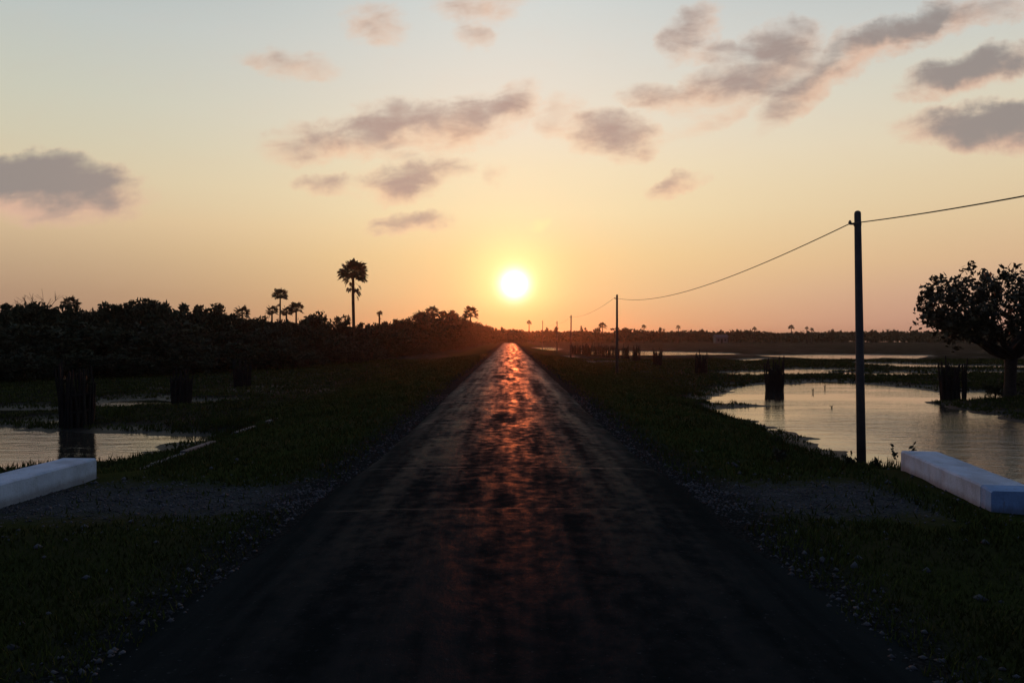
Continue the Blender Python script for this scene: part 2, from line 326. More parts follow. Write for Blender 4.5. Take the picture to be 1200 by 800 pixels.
# ---------------------------------------------------------------- ground sheet with ponds
WZ = -1.0
PONDS = [  # outlines in photo pixels on the water level
 [(826,470),(842,461),(874,453),(903,449),(935,450),(968,447),(1010,449),(1062,454),(1096,458),(1108,462),(1150,459),(1185,463),(1176,466),(1140,469),(1112,470),(1090,469),(1076,471),(1098,474),(1125,480),(1165,487),(1210,496),(1300,515),(1420,540),(1500,600),(1300,600),(1200,586),(1130,568),(1085,558),(1052,554),(1026,549),(1000,541),(966,526),(950,519),(940,516),(951,512),(932,508),(900,503),(878,493),(856,488),(830,485),(838,480),(868,479),(890,476),(868,473),(845,474)],
 [(838,464),(860,462),(880,466),(862,468)],
 [(842,437),(866,436),(900,435),(1000,436),(1015,438),(940,439),(895,441),(862,440)],
 [(902,434),(938,432),(1010,433),(990,435),(930,436)],
 [(1000,438),(1060,436),(1110,438),(1125,440),(1060,441),(1010,441)],
 [(876,416.6),(930,415.6),(1010,415.4),(1080,416),(1096,418.5),(1070,421),(1030,420),(1000,422),(960,421),(915,419)],
 [(990,424),(1022,425),(1064,426),(1106,428),(1240,429),(1240,433),(1120,431.5),(1060,431),(1022,428)],
 [(1110,435),(1240,435.5),(1240,439),(1150,438),(1118,437.5)],
 [(1130,461.5),(1178,463),(1230,463),(1230,466),(1170,466),(1134,465)],
 [(980,399.6),(1020,399.3),(1080,399.6),(1060,400.8),(1010,400.6)],
 [(1060,401.8),(1130,401.4),(1300,401.6),(1300,402.6),(1120,402.8)],
 [(620,408.4),(634,407.2),(655,407.6),(650,411),(640,411.8),(628,410)],
 [(652,418),(668,417.4),(668,420),(656,420.6)],
 [(668,424.6),(700,423.8),(742,424.2),(728,426.2),(690,426.6)],
 [(670,412),(720,411),(800,412.5),(868,414.5),(860,416.2),(800,416.5),(740,417.2),(690,416.2)],
 [(858,421.4),(884,420.4),(898,419.6),(894,422.4),(872,423.6)],
 [(108,472.5),(140,469),(185,467.5),(207,471),(200,474.5),(160,476),(138,478),(112,478.5)],
 [(222,471),(250,469.6),(249,472.6),(226,474)],
 [(-60,484),(0,480),(76,478.5),(74,482.5),(30,485),(0,487.5),(-60,492)],
 [(56,493),(78,492),(76,496.5),(58,497)],
 [(-300,520),(-60,500),(0,500),(58,507),(74,505),(118,505),(150,506),(186,508),(206,510),(244,511),(240,514.5),(226,517),(206,518),(188,524),(168,532),(140,538),(112,541),(60,545),(0,551),(-60,565),(-300,600)]]
def ponds_sd(x, y):
    sd = np.full(x.shape, 1e9)
    for po in PONDS:
        pts = np.array([at(p[0], p[1], WZ) for p in po]); lo = pts.min(0); hi = pts.max(0); pad = 12 + 0.1 * hi[1]
        k = (x > lo[0] - pad) & (x < hi[0] + pad) & (y > lo[1] - pad) & (y < hi[1] + pad)
        if not k.any(): continue
        xs, ys = x[k], y[k]; d = np.full(xs.shape, 1e18); ins = np.zeros(xs.shape, bool)
        for i in range(len(pts)):
            ax_, ay = pts[i]; bx, by = pts[(i + 1) % len(pts)]; ex, ey = bx - ax_, by - ay
            t = np.clip(((xs - ax_) * ex + (ys - ay) * ey) / (ex * ex + ey * ey + 1e-9), 0, 1)
            d = np.minimum(d, (xs - ax_ - t * ex) ** 2 + (ys - ay - t * ey) ** 2)
            c_ = ((ay > ys) != (by > ys)) & (xs < ex * (ys - ay) / (by - ay + 1e-12) + ax_); ins ^= c_
        d = np.sqrt(d); d[ins] *= -1; sd[k] = np.minimum(sd[k], d)
    return sd
def ground_z(x, y):
    ax_ = np.abs(x)
    base = -0.075 + 0.065 * sstep(2.2, 2.75, ax_) - 0.10 * sstep(3.0, 4.4, ax_) - 0.28 * sstep(3.5, 7.5, ax_) - 0.42 * sstep(6.0, 11, ax_)
    fill = sstep(7, 9.5, y) * sstep(16.5, 13.8, y)
    base = base + fill * (sstep(2.4, 7.5, ax_) * 0.36) * sstep(8.3, 7.6, ax_)
    base = base + 0.05 * fbm(x * .9, y * .9, 3) * sstep(2.6, 4, ax_) + 0.10 * fbm(x * .12, y * .12, 9) * sstep(4, 9, ax_) + 0.045 * fbm(x * 4, y * 3, 5, 3) * sstep(2.3, 2.8, ax_)
    sd = ponds_sd(x, y)
    nn = fbm(x * .5, y * 1.3, 21, 5) * 1.5 + fbm(x * .15, y * .15, 31) * np.clip(y * 0.03, 0.3, 6)
    sd = sd + nn * np.where(sd < 1e8, 1, 0)
    shore = np.where(sd > 0, WZ + 0.015 + 0.075 * sd + 0.4 * np.maximum(0, sd - 1.3), WZ - np.minimum(0.5, -sd * 0.12) - 0.01)
    return np.where(sd < 1e8, np.minimum(base, shore), base)
ny, nx = 1000, 560
ys = -14 + (4.0) * (np.exp(np.linspace(0, math.log(1150), ny)) - 1) 
# rows: dense between 3 m and 300 m
tt = np.linspace(0, 1, ny); ys = -14 + 20 * (np.exp(tt * math.log(250)) - 1)
ss = np.linspace(-1, 1, nx); ss = np.sign(ss) * (0.35 * np.abs(ss) + 0.65 * np.abs(ss) ** 2.2) * 1.15
GX = (ys[:, None] + 34) * ss[None, :]; GY = np.repeat(ys[:, None], nx, 1)
GZ = ground_z(GX.ravel(), GY.ravel())
ii = np.arange(ny * nx).reshape(ny, nx)
Q = np.stack([ii[:-1, :-1], ii[:-1, 1:], ii[1:, 1:], ii[1:, :-1]], -1).reshape(-1, 4)
gr = link('ground', quick('ground', np.stack([GX.ravel(), GY.ravel(), GZ], 1), Q, M['ground'], True)); tag(gr, kind='structure')
wv_ = [(-1200, 8, WZ), (1200, 8, WZ), (3500, 3500, WZ), (-3500, 3500, WZ)]
wa = link('water', quick('water', wv_, [[0, 1, 2, 3]], M['water'])); tag(wa, kind='structure')
def gz(x, y): return float(ground_z(np.array([x], float), np.array([y], float))[0])

# ---------------------------------------------------------------- road
rows = [-12.0]
while rows[-1] < 330: rows.append(rows[-1] + (0.10 if 8 < rows[-1] < 34 else max(0.12, rows[-1] * 0.012)))
rows = np.array(rows); ncx = 41; sx = np.linspace(-1, 1, ncx)
hw = 2.58 + 0.5 * sstep(10, 5, rows) + 0.34 * sstep(17, 10, rows) + 0.22 * fbm(rows * .55, rows * 0 + 3.3, 41, 4)
RX = hw[:, None] * sx[None, :]; RY = np.repeat(rows[:, None], ncx, 1)
RX = RX + 0.10 * fbm(RX * .0 + np.sign(RX) * 7, RY * 2.2, 43, 3) * np.abs(sx)[None, :] ** 3
RZ = 0.045 - 0.065 * np.abs(sx[None, :]) ** 2.5 + 0.03 * fbm(RX * .7, RY * .35, 51, 4) + 0.012 * fbm(RX * 3, RY * 2.2, 53, 3)
for yy, a_ in ((28.2, .022), (21.6, .014), (14.0, .016), (10.6, .014), (18.2, .009), (40, .02), (52, .02), (70, .02), (95, .02)):
    w_ = RY - yy - 0.25 * fbm(RX * .5, RX * 0 + yy, 61, 3)
    RZ = RZ - 0.15 * a_ * np.exp(-(w_ / 0.09) ** 2) * (0.4 + 1.2 * vnoise(RX * 1.3, RX * 0 + yy, 62))
RZ[:, 0] = -0.16; RZ[:, -1] = -0.16; RZ[:, 1] -= 0.03; RZ[:, -2] -= 0.03; RZ[:, 2] -= 0.008; RZ[:, -3] -= 0.008
ii = np.arange(RX.size).reshape(RX.shape)
Q = np.stack([ii[:-1, :-1], ii[:-1, 1:], ii[1:, 1:], ii[1:, :-1]], -1).reshape(-1, 4)
rd = link('road', quick('road', np.stack([RX.ravel(), RY.ravel(), RZ.ravel()], 1), Q, M['road'], True)); tag(rd, kind='structure')

# ---------------------------------------------------------------- parapet blocks
def block(name, p0, p1, width, h, label, blue_at_start, outward):
    """low painted wall from p0 (near) to p1 (far), thickness away from the road"""
    root = empty(name, (p0[0], p0[1], 0)); tag(root, label, 'parapet', 'painted culvert parapets')
    d = Vector((p1[0] - p0[0], p1[1] - p0[1], 0)); Ln = d.length; d.normalize(); n = Vector((d.y, -d.x, 0)) * outward
    ch = 0.025
    prof = [(0, -0.30), (0, h - ch), (ch, h), (width - ch, h), (width, h - ch), (width, -0.30)]
    def st_(t, dz=0.0, sh=0.0):
        return lambda p: (d * t + n * (p[0] + sh) + Vector((0, 0, p[1] + (dz if p[1] > 0 else 0))))
    t0 = 0.30 if blue_at_start else 0.0
    mb = MB(); k = 14
    ts = [t0 + (Ln - t0) * i / k for i in range(k + 1)]
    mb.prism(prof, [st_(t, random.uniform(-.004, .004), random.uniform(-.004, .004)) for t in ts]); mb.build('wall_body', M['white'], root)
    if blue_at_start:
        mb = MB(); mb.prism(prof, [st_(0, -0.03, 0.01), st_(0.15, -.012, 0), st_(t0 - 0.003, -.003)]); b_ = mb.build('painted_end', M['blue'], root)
        b_['label'] = 'blue painted end of the parapet'
    return root
block('parapet', (6.42, 10.7), (6.98, 14.3), 0.62, 0.28, 'low white parapet with a blue end, right of the road beside the pond', True, 1)
block('parapet', (-7.12, 10.0), (-6.93, 13.5), 0.60, 0.27, 'low white parapet at the left edge of the road, cut by the photo edge', False, -1)
# low concrete edge along the left verge
root = empty('concrete_kerb', (-8.2, 15.8, 0)); tag(root, 'thin pale concrete kerb half buried in grass beside the left pond', 'kerb')
y0 = 15.8; k = 0
while y0 < 27.5:
    ln = random.uniform(1.2, 2.2); x0 = -8.0 - 0.018 * (y0 - 15.8)
    z0 = gz(x0, y0 + ln / 2) + random.uniform(.0, .05)
    mb = MB(); pr = [(0, -0.2), (0, 0.0), (0.02, 0.015), (0.15, 0.015), (0.17, 0), (0.17, -0.2)]
    a_ = random.uniform(-.02, .02)
    mb.prism(pr, [lambda p: (x0 + p[0] + 8.2, y0 - 15.8, z0 + p[1]), lambda p: (x0 + p[0] + a_ + 8.2, y0 + ln - 0.04 - 15.8, z0 + p[1] - .01)])
    mb.build('kerb_stone', M['conc'], root); y0 += ln

# ---------------------------------------------------------------- utility poles and cables
def pole(x, y, ztop, lean=0.0, r0=0.115, r1=0.08):
    zb = gz(x, y) - 0.4
    root = empty('utility_pole', (x, y, gz(x, y)))
    o = root.location.z
    mb = MB(); pts = [(0, 0, zb - o), (lean * .5, 0, (zb - o + ztop - o) / 2), (lean, 0, ztop - o - 0.06), (lean, 0, ztop - o - 0.02), (lean, 0, ztop - o)]
    mb.tube(pts, [r0, (r0 + r1) / 2, r1, r1 * .8, r1 * .35], 14); mb.build('shaft', M['pole'], root, True)
    za = ztop - o - 0.34
    mb = MB(); mb.tube([(lean + .02, 0, za), (lean - 0.20, 0, za + .01)], 0.022, 6)
    mb.tube([(lean, 0, za - .04), (lean, 0, za + .04)], [r1 + .012, r1 + .012], 14); mb.build('bracket', M['metal'], root)
    mb = MB(); mb.tube([(lean - .19, 0, za + .015), (lean - .19, 0, za + .05), (lean - .19, 0, za + .07), (lean - .19, 0, za + .10)], [.03, .045, .03, .02], 8)
    mb.build('insulator', M['metal'], root)
    return root, Vector((x + lean - .19, y, ztop - 0.27))
PL = [(8.7, -25.0, 5.4, 0.0, 'bare utility pole beside the road behind the viewer'),
      (8.83, 20.1, H + 3.16, -0.12, 'tall bare concrete utility pole standing at the pond edge'),
      (8.7, 65.0, H + 3.45, 0.0, 'utility pole on the right verge, second nearest'),
      (8.7, 114.0, H + 3.14, 0.05, 'third utility pole along the right verge, pale in the haze'),
      (9.3, 157.0, H + 3.15, 0.0, 'fourth utility pole far along the right verge'),
      (8.75, 212.0, H + 4.4, 0.0, 'farthest thin utility pole on the right, near the sun glow')]
att = []
for (x, y, zt, ln, lb) in PL:
    if y < 0:
        att.append(Vector((x - .19, y, H + 3.9))); continue
    r_, a_ = pole(x, y, zt, ln); tag(r_, lb, 'utility pole', 'utility poles along the road'); att.append(a_)
att[1].z = H + 2.84
for i, (sag, lb) in enumerate([(1.3, 'cable rising from the nearest pole to the right edge of the photo'), (.80, 'cable sagging between the two nearest poles'),
                               (.5, 'thin cable between the second and third poles'), (.5, 'far cable between the third and fourth poles'), (.9, 'faint cable between the two farthest poles')]):
    a_, b_ = att[i], att[i + 1]; mb = MB()
    mb.tube([a_.lerp(b_, t) - Vector((0, 0, 4 * sag * t * (1 - t))) for t in np.linspace(0, 1, 49)], (0.013, 0.013, 0.009, 0.007, 0.007)[i], 6)
    o = mb.build('power_cable', M['cable']); tag(o, lb, 'cable', 'overhead cables')

# ---------------------------------------------------------------- stake guards round saplings
stake_me = []
for k in range(4):
    mb = MB(); h = 1.0 + 0.12 * k
    bd = random.uniform(-.05, .05)
    mb.tube([(0, 0, -0.25), (bd, .02, h * .5), (0, -.01, h), (.01, 0, h + .03)], [.045, .04, .035, .012], 6); stake_me.append(mb.mesh('stake', M['stake']))
mb = MB()
for z in (0.3, 0.62):
    mb.tube([(math.cos(a) * .5, math.sin(a) * .5, z + .02 * math.sin(3 * a)) for a in np.linspace(0, 2 * math.pi, 19)], .022, 5, False)
band_me = mb.mesh('binding', M['stake'])
def leaves(n, cen, rad, size, mat, seed=0, shell=0.0, flat=1.0, droop=0.0):
    rg = np.random.default_rng(seed); d = rg.normal(size=(n, 3)); d /= np.linalg.norm(d, axis=1)[:, None]
    rr = (shell + (1 - shell) * rg.random(n) ** (1 / 3))[:, None]
    c = np.array(cen) + d * rr * np.array(rad); return quads(c, size, rg, flat)
def quads(c, size, rg, flat=1.0):
    n = len(c); a = rg.normal(size=(n, 3)); a[:, 2] *= flat; a /= np.linalg.norm(a, axis=1)[:, None]
    b = rg.normal(size=(n, 3)); b -= (a * b).sum(1)[:, None] * a; b /= np.linalg.norm(b, axis=1)[:, None]
    s = size * (0.6 + 0.8 * rg.random(n))[:, None]; a = a * s; b = b * s * 0.5
    k = (a * 0.15)
    return np.stack([c - a, c - k + b, c + a, c - k - b], 1).reshape(-1, 3)
def leafmesh(name, V, mat): return quick(name, V, np.arange(len(V)).reshape(-1, 4), mat)
sap_me = []
for k in range(3):
    rg = np.random.default_rng(50 + k); c = []
    for j in range(12):
        a = rg.random() * 6.28; t = np.linspace(0, 1, 7); r = 0.05 + 0.45 * t; z = 0.5 + 0.85 * t * (1.5 - t) - .1 * rg.random()
        c.append(np.stack([r * math.cos(a), r * math.sin(a), z], 1))
    sap_me.append(leafmesh('sapling_leaves', quads(np.concatenate(c), 0.10, rg), M['leaf2']))
def guard(x, y, w, h, label, n, sap=True, group='stake guards standing in the marsh'):
    z = max(gz(x, y), WZ - 0.15); root = empty('stake_guard', (x, y, z), random.uniform(0, 6)); tag(root, label, 'tree guard', group)
    for k in range(n):
        a = 2 * math.pi * k / n + random.uniform(-.1, .1)
        o = link('stake', stake_me[k % 4], root, (math.cos(a) * w / 2, math.sin(a) * w / 2, 0))
        o.rotation_euler = (random.uniform(-.06, .06), random.uniform(-.06, .06), random.uniform(0, 6)); o.scale = (1, 1, h * random.uniform(.62, 1.0))
    for k in range(n // 2):
        a = 2.4 * k; rr = w * .34 * math.sqrt(random.random())
        o = link('stake', stake_me[k % 4], root, (math.cos(a) * rr, math.sin(a) * rr, 0)); o.rotation_euler = (random.uniform(-.08, .08), random.uniform(-.08, .08), a); o.scale = (1.3, 1.3, h * random.uniform(.5, .85))
    b_ = link('binding', band_me, root); b_.scale = (w * .98, w * .98, h)
    if sap:
        s_ = link('sapling', sap_me[n % 3], root); s_.scale = (w, w, h * .95)
GR = [(at(90, 498, -.9), 1.05, 1.9, 'thick dark stake guard in the left pond behind the white parapet', 34),
      (at(213, 470, -.85), .85, 1.35, 'stake guard left of the road behind the grey water streaks', 30),
      (at(284, 452, -.8), .95, 1.45, 'small stake guard farthest back on the left marsh', 28),
      (at(1118, 467, -.95), 1.15, 1.85, 'bushy stake guard by the pond, left of the big tree', 34),
      (at(908, 456, -.95), 1.0, 1.7, 'stake guard standing in the pond, mirrored in the water', 34),
      (at(822, 437.5, -.85), .95, 1.5, 'stake guard just left of the pond head on the right marsh', 28),
      (at(771, 428.5, -.85), .95, 1.5, 'stake guard on dry marsh at the near end of the far row', 26)]
for (p, w, h, lb, n) in GR: guard(p[0], p[1], w, h, lb, n)
farx = [(746, 422.5), (733, 421), (722, 420), (714, 419), (706, 418.4), (698, 417.6), (690, 416.8), (683, 416.2), (677, 415.6), (671, 415)]
wd = ['near end of the far row', 'second in the far row', 'third in the far row', 'fourth in the far row', 'fifth in the far row', 'fifth from the far end', 'fourth from the far end', 'third from the far end', 'last but one', 'farthest, next to the road']
for (px, py), w_ in zip(farx, wd):
    p = at(px, py, -.85); guard(p[0], p[1], .95, 1.65, 'dark stake guard before the far water strip, ' + w_, 16, px > 700, 'far row of stake guards')

# ---------------------------------------------------------------- trees
def limb_path(a, b, n, jit):
    a, b = Vector(a), Vector(b); return [a.lerp(b, i / n) + Vector((random.uniform(-jit, jit), random.uniform(-jit, jit), random.uniform(-jit, jit) * .5)) * (0 if i in (0, n) else 1) for i in range(n + 1)]
def tree_kind(seed, kind):
    """unit tree of height 1, crown within about +-0.5"""
    random.seed(seed); rg = np.random.default_rng(seed); mb = MB(); C = []
    if kind == 'round': nb = 26; env = (0.50, 0.50, 0.36); cz = 0.62
    elif kind == 'spread': nb = 24; env = (0.62, 0.62, 0.24); cz = 0.72
    elif kind == 'bush': nb = 22; env = (0.60, 0.60, 0.46); cz = 0.48
    elif kind == 'cone': nb = 30; env = (0.30, 0.30, 0.5); cz = 0.5
    mb.tube([(0, 0, -.06), (.01, 0, cz * .35), (.0, .02, cz * .7)], [.04, .03, .02], 7)
    for j in range(nb):
        d = rg.normal(size=3); d /= np.linalg.norm(d); r = 0.55 + .45 * rg.random()
        p = np.array([d[0] * env[0], d[1] * env[1], d[2] * env[2]]) * r; 
        if kind == 'cone': 
            zz = rg.random(); p = np.array([math.cos(j * 2.4), math.sin(j * 2.4), 0]) * .27 * (1 - zz) * (0.5 + rg.random() * .6); p[2] = (zz - .5) * .9
        p[2] += cz; s = (0.16 if kind != 'cone' else .10) * rg.uniform(.6, 1.15)
        p[2] = min(p[2], 1 - s * .35)
        n = 62 if kind != 'cone' else 34
        dd = rg.normal(size=(n, 3)); dd /= np.linalg.norm(dd, axis=1)[:, None]
        C.append(p + dd * (rg.random((n, 1)) ** .4) * s * np.array([1, 1, .7]))
        mb.tube(limb_path((0, 0, cz * rg.uniform(.3, .65)), p, 3, .03), [.014, .010, .007, .004], 4, False)
    c = np.concatenate(C); c = c[c[:, 2] > 0.03]
    extra = rg.normal(size=(260, 3)) * np.array([env[0], env[1], env[2]]) * .33; extra[:, 2] += cz * .8; c = np.concatenate([c, extra[extra[:, 2] > .05]])
    # twigs that break the outline
    V = quads(c, 0.040, rg)
    return mb.mesh('trunk', M['bark']), leafmesh('crown', V, M['leaf'] if seed % 2 else M['leaf2'])
KINDS = {}
for k_, sds in (('round', (1, 2, 3, 4)), ('spread', (5, 6, 7)), ('bush', (8, 9, 10, 11)), ('cone', (12, 13))):
    KINDS[k_] = [tree_kind(s_, k_) for s_ in sds]
random.seed(77)
def tree(name, kind, x, y, h, wf, label, group, cat='tree', zb=None):
    z = gz(x, y) if zb is None else zb
    root = empty(name, (x, y, z), random.uniform(0, 6.28)); tag(root, label, cat, group)
    t, c = random.choice(KINDS[kind])
    for nm, me in (('trunk', t), ('crown', c)):
        o = link(nm, me, root); o.scale = (h * wf, h * wf, h)
    return root
def fan_leaf(rg, base, direc, size, V, n=9):
    """pleated fan blade: separate pointed fingers round a petiole end"""
    d = Vector(direc).normalized(); s = d.cross(Vector((0, 0, 1)));
    if s.length < .1: s = Vector((1, 0, 0))
    s.normalize(); u_ = s.cross(d).normalized(); b = Vector(base); tw = rg.uniform(-.6, .6); s, u_ = s * math.cos(tw) + u_ * math.sin(tw), u_ * math.cos(tw) - s * math.sin(tw)
    for k in range(n):
        a = (k / (n - 1) - .5) * 4.0; L_ = size * (1 - .12 * abs(a)) * rg.uniform(.85, 1.1)
        dr = d * math.cos(a) + s * math.sin(a); sw = (s * math.cos(a) - d * math.sin(a)) * (size * .20)
        q_ = b + dr * L_ * .62 + u_ * (size * .06 * (-1) ** k)
        V += [tuple(b), tuple(q_ + sw), tuple(b + dr * L_ - Vector((0, 0, size * .10))), tuple(q_ - sw)]
def palm_kind(seed, h, cr, trunk_r, nfan, dead):
    rg = np.random.default_rng(seed); mb = MB(); bend = rg.uniform(-.25, .25)
    mb.tube([(0, 0, -.5), (bend * .3, 0, h * .3), (bend, 0, h * .7), (bend, 0, h)], [trunk_r * 1.4, trunk_r, trunk_r * .95, trunk_r * .8], 9)
    V = []; Vd = []
    for k in range(nfan):
        a = k * 2.39996; e = math.asin(max(-1, min(1, -0.45 + 1.45 * (k + .5) / nfan))) + rg.uniform(-.1, .1)
        d = Vector((math.cos(a) * math.cos(e), math.sin(a) * math.cos(e), math.sin(e))); pl = cr * rg.uniform(.48, .66)
        b = Vector((bend, 0, h)) + d * pl - Vector((0, 0, .05 * cr)); mb.tube([(bend, 0, h), tuple(b)], .035, 4, False)
        fan_leaf(rg, b, d - Vector((0, 0, .15)), cr * rg.uniform(.42, .55), V)
    for k in range(dead):
        a = rg.uniform(0, 6.28); z = h - cr * rg.uniform(.5, 2.3); b = Vector((bend + math.cos(a) * cr * .42, math.sin(a) * cr * .42, z))
        mb.tube([(bend, 0, z + .4 * cr), tuple(b)], .03, 4, False); fan_leaf(rg, b, Vector((math.cos(a) * .35, math.sin(a) * .35, -1)), cr * .27, Vd, 7)
    return mb.mesh('trunk', M['bark']), leafmesh('crown', np.array(V), M['palm']), (leafmesh('dead_fronds', np.array(Vd), M['dead']) if dead else None)
def palm(x, y, ms, label, group, s=1.0, cat='palm tree'):
    root = empty('fan_palm', (x, y, gz(x, y)), 0); tag(root, label, cat, group)
    for nm, me in zip(('trunk', 'crown', 'dead_fronds'), ms):
        if me: o = link(nm, me, root); o.scale = (s, s, s)
    return root
def on_line(px): return np.interp(px, [-400, -100, 0, 100, 200, 300, 400, 450, 500, 550, 575], [460, 449, 445, 442, 438, 433, 426, 421, 414, 406.5, 403])
def palm_at(px, top, base, cw, label, group, seed, dead=4, tr=.22, nf=30):
    """px, top of crown, ground row, crown width: photo pixels"""
    x, y = at(px, base); cr = cw * (.60 if cw > 30 else .68) / F * y; h = H - gz(x, y) - (top - HY) / F * y - cr * .78
    palm(x, y, palm_kind(seed, h, cr, tr, nf, dead), label, group)
palm_at(415, 305, 411, 31, 'tallest fan palm, standing alone above the left tree line', 'fan palms above the left tree line', 3, 9, .36, 46)
palm_at(328, 338, 409, 15, 'thin tall fan palm rising over the left tree line', 'fan palms above the left tree line', 5, 3)
for (px, tp, cw, lb) in ((318, 358, 13, 'short fan palm just left of the thin tall palm'), (337, 359, 12, 'small fan palm just right of the thin tall palm'), (348, 354, 15, 'broad headed fan palm right of the thin tall palm'),
                     (284, 359, 15, 'fan palm standing alone left of the palm cluster'), (82, 347, 17, 'dome headed palm above bushes at the far left'), (444, 364, 6, 'tiny distant palm right of the tallest palm'),
                     (493, 364, 12, 'small palm just left of the rounded trees by the road'), (530, 363, 12, 'palm top among the rounded trees by the road'), (552, 359, 16, 'fan palm nearest the sun at the road end of the left trees'),
                     (507, 358, 14, 'palm crown on top of the rounded trees by the road')):
    palm_at(px, tp, 409 if px < 480 else 406, cw, lb, 'fan palms above the left tree line', int(px), 2, .25, 22)
PROF = np.array([(-420, 350), (-200, 352), (0, 356), (12, 353), (25, 354), (40, 352), (60, 357), (72, 353), (95, 357), (104, 365), (114, 363), (126, 354), (142, 352), (160, 350), (176, 349), (200, 349), (211, 355), (220, 362),
                 (234, 359), (246, 362), (262, 364), (275, 368), (288, 370), (300, 366), (312, 373), (340, 373), (360, 367), (372, 364), (384, 367), (394, 366), (402, 376), (425, 378), (440, 373), (455, 375), (465, 372), (485, 370),
                 (495, 372), (505, 363), (520, 365), (532, 369), (545, 373), (560, 377), (570, 382), (580, 386)])
SEG = [(0, 'beyond the left edge of the photo'), (80, 'at the far left round the bare twiggy tree'), (160, 'right of the dome headed palm'), (250, 'on the tall hump left of the conical tree'),
       (320, 'between the conical tree and the thin tall palm'), (415, 'between the thin tall palm and the tallest palm'), (490, 'just right of the tallest palm'), (600, 'at the road end under the rounded skyline')]
def seg(px): return next(t for e, t in SEG if px < e)
GL = 'trees massed along the left marsh'
kd = ['round', 'spread', 'bush', 'round']
px = -330.0; i = 0
while px < 584:                                               # the skyline row
    d_base = on_line(px); x, y = at(px, HY + (d_base - HY) * .78); tp = np.interp(px, PROF[:, 0], PROF[:, 1]) + random.uniform(-1.2, 1.2)
    h = H + .8 - (tp - HY) / F * y; k = kd[i % 4]
    wpx = 26 + random.uniform(-4, 6); wf = max(.75, min(1.5, wpx / F * y / h)) if px < 480 else 1.0
    tree('dark_tree', k, x, y, h, wf, 'dark skyline tree, ' + seg(px), GL)
    px += wpx * .42 if px < 480 else 7; i += 1
px = -330.0
while px < 572:                                               # lower trees in front
    d_base = on_line(px); tp = np.interp(px, PROF[:, 0], PROF[:, 1]); tp = tp + (d_base - tp) * random.uniform(.18, .42)
    x, y = at(px, HY + (d_base - HY) * random.uniform(.88, .97)); h = H + .8 - (tp - HY) / F * y
    tree('dark_tree', random.choice(['round', 'bush']), x, y, h, random.uniform(1.1, 1.5), 'lower dark tree, ' + seg(px), GL); px += 15 if px < 450 else 9
px = -300.0
while px < 570:                                               # scrub at their foot
    d_base = on_line(px) + random.uniform(-1, 3) * (HY - on_line(px)) / -50; x, y = at(px, d_base); h = 1.7 + 1.5 * random.random()
    tree('scrub_bush', 'bush', x, y, h, 1.5, 'low scrub at the tree line foot, ' + seg(px), 'scrub bushes at the foot of the left trees', 'bush'); px += 17 if px < 450 else 10
x, y = at(256, 412); tree('conical_tree', 'cone', x, y, H + .8 + (HY - 353) / F * y, 1.15, 'pointed conical tree above the left tree line', GL)
x, y = at(233, 412); tree('conical_tree', 'cone', x, y, H + .8 + (HY - 358) / F * y, 1.0, 'smaller pointed tree top left of the conical tree', GL)
def branchy(name, x, y, h, spread, mat, label, cat, seed, levels=4, r0=.12, top0=.35):
    """bare tree: forking tapered limbs"""
    random.seed(seed); root = empty(name, (x, y, gz(x, y))); tag(root, label, cat, None); mb = MB(); mt = MB()
    def grow(p, d, ln, r, lv, mbx):
        q_ = p + d * ln; mbx.tube([p, p.lerp(q_, .5) + Vector((random.uniform(-1, 1), random.uniform(-1, 1), 0)) * ln * .06, q_], [r, r * .8, r * .62], 5, False)
        if lv == 0: return
        for _ in range(3):
            nd = (d + Vector((random.uniform(-1, 1) * spread, random.uniform(-1, 1) * spread, random.uniform(-.25, .5)))).normalized()
            grow(q_, nd, ln * random.uniform(.6, .85), r * .6, lv - 1, mt)
    grow(Vector((0, 0, -.3)), Vector((0, 0, 1)), h * top0, r0, levels, mb)
    mb.build('trunk', mat, root); mt.build('twigs', mat, root); return root
x, y = at(42, 428); branchy('bare_tree', x, y, (H + .8 + (HY - 342) / F * y), .95, M['bark'], 'leafless tree with fine spreading twigs at the far left', 'tree', 4, 4, .14, .38)

# the big tree by the pond
random.seed(21); rg = np.random.default_rng(21)
tx, ty = at(1185, 463, -.82); tz = gz(tx, ty)
bt = empty('pond_tree', (tx, ty, tz)); tag(bt, 'large spreading broad leaved tree with a forked trunk on the pond bank', 'tree')
mb = MB(); fork = Vector((.05, 0, 2.15))
mb.tube([(0, 0, -.4), (-.02, 0, .1), (.0, 0, .8), (.05, .02, 1.6), fork], [.50, .35, .29, .29, .34], 12); mb.build('trunk', M['bark'], bt, True)
mb = MB(); LV = []; CZ = 4.95
def env_pt(a, e):
    return Vector((math.cos(a) * math.cos(e) * 4.75, math.sin(a) * math.cos(e) * 4.4, CZ + math.sin(e) * 2.3 * (1 if e > 0 else .75)))
tips = []
for k in range(13):
    a = k * 2.4 + .3; e = [-.25, .15, .6][k % 3] + rg.uniform(-.1, .1); tgt = env_pt(a, e); tgt = fork.lerp(tgt, .72)
    pth = limb_path(fork, tgt, 5, .22); pth[1].z -= .12; rr = [.24, .17, .13, .10, .07, .05]
    mb.tube(pth, rr, 7, False)
    for j in (2, 3, 4, 5):
        for _ in range(5):
            end = env_pt(a + rg.normal() * .45, e + rg.normal() * .42); end = pth[j].lerp(end, rg.uniform(.55, 1.02))
            sp = limb_path(pth[j], end, 3, .14); mb.tube(sp, [.045, .03, .02, .012], 5, False); tips.append(end); tips.append(sp[2])
            for _ in range(2):
                e2 = end + Vector(rg.normal(size=3)) * .42; mb.tube([end, e2], [.014, .008], 4, False); tips.append(e2)
mb.build('limb', M['bark'], bt, True)
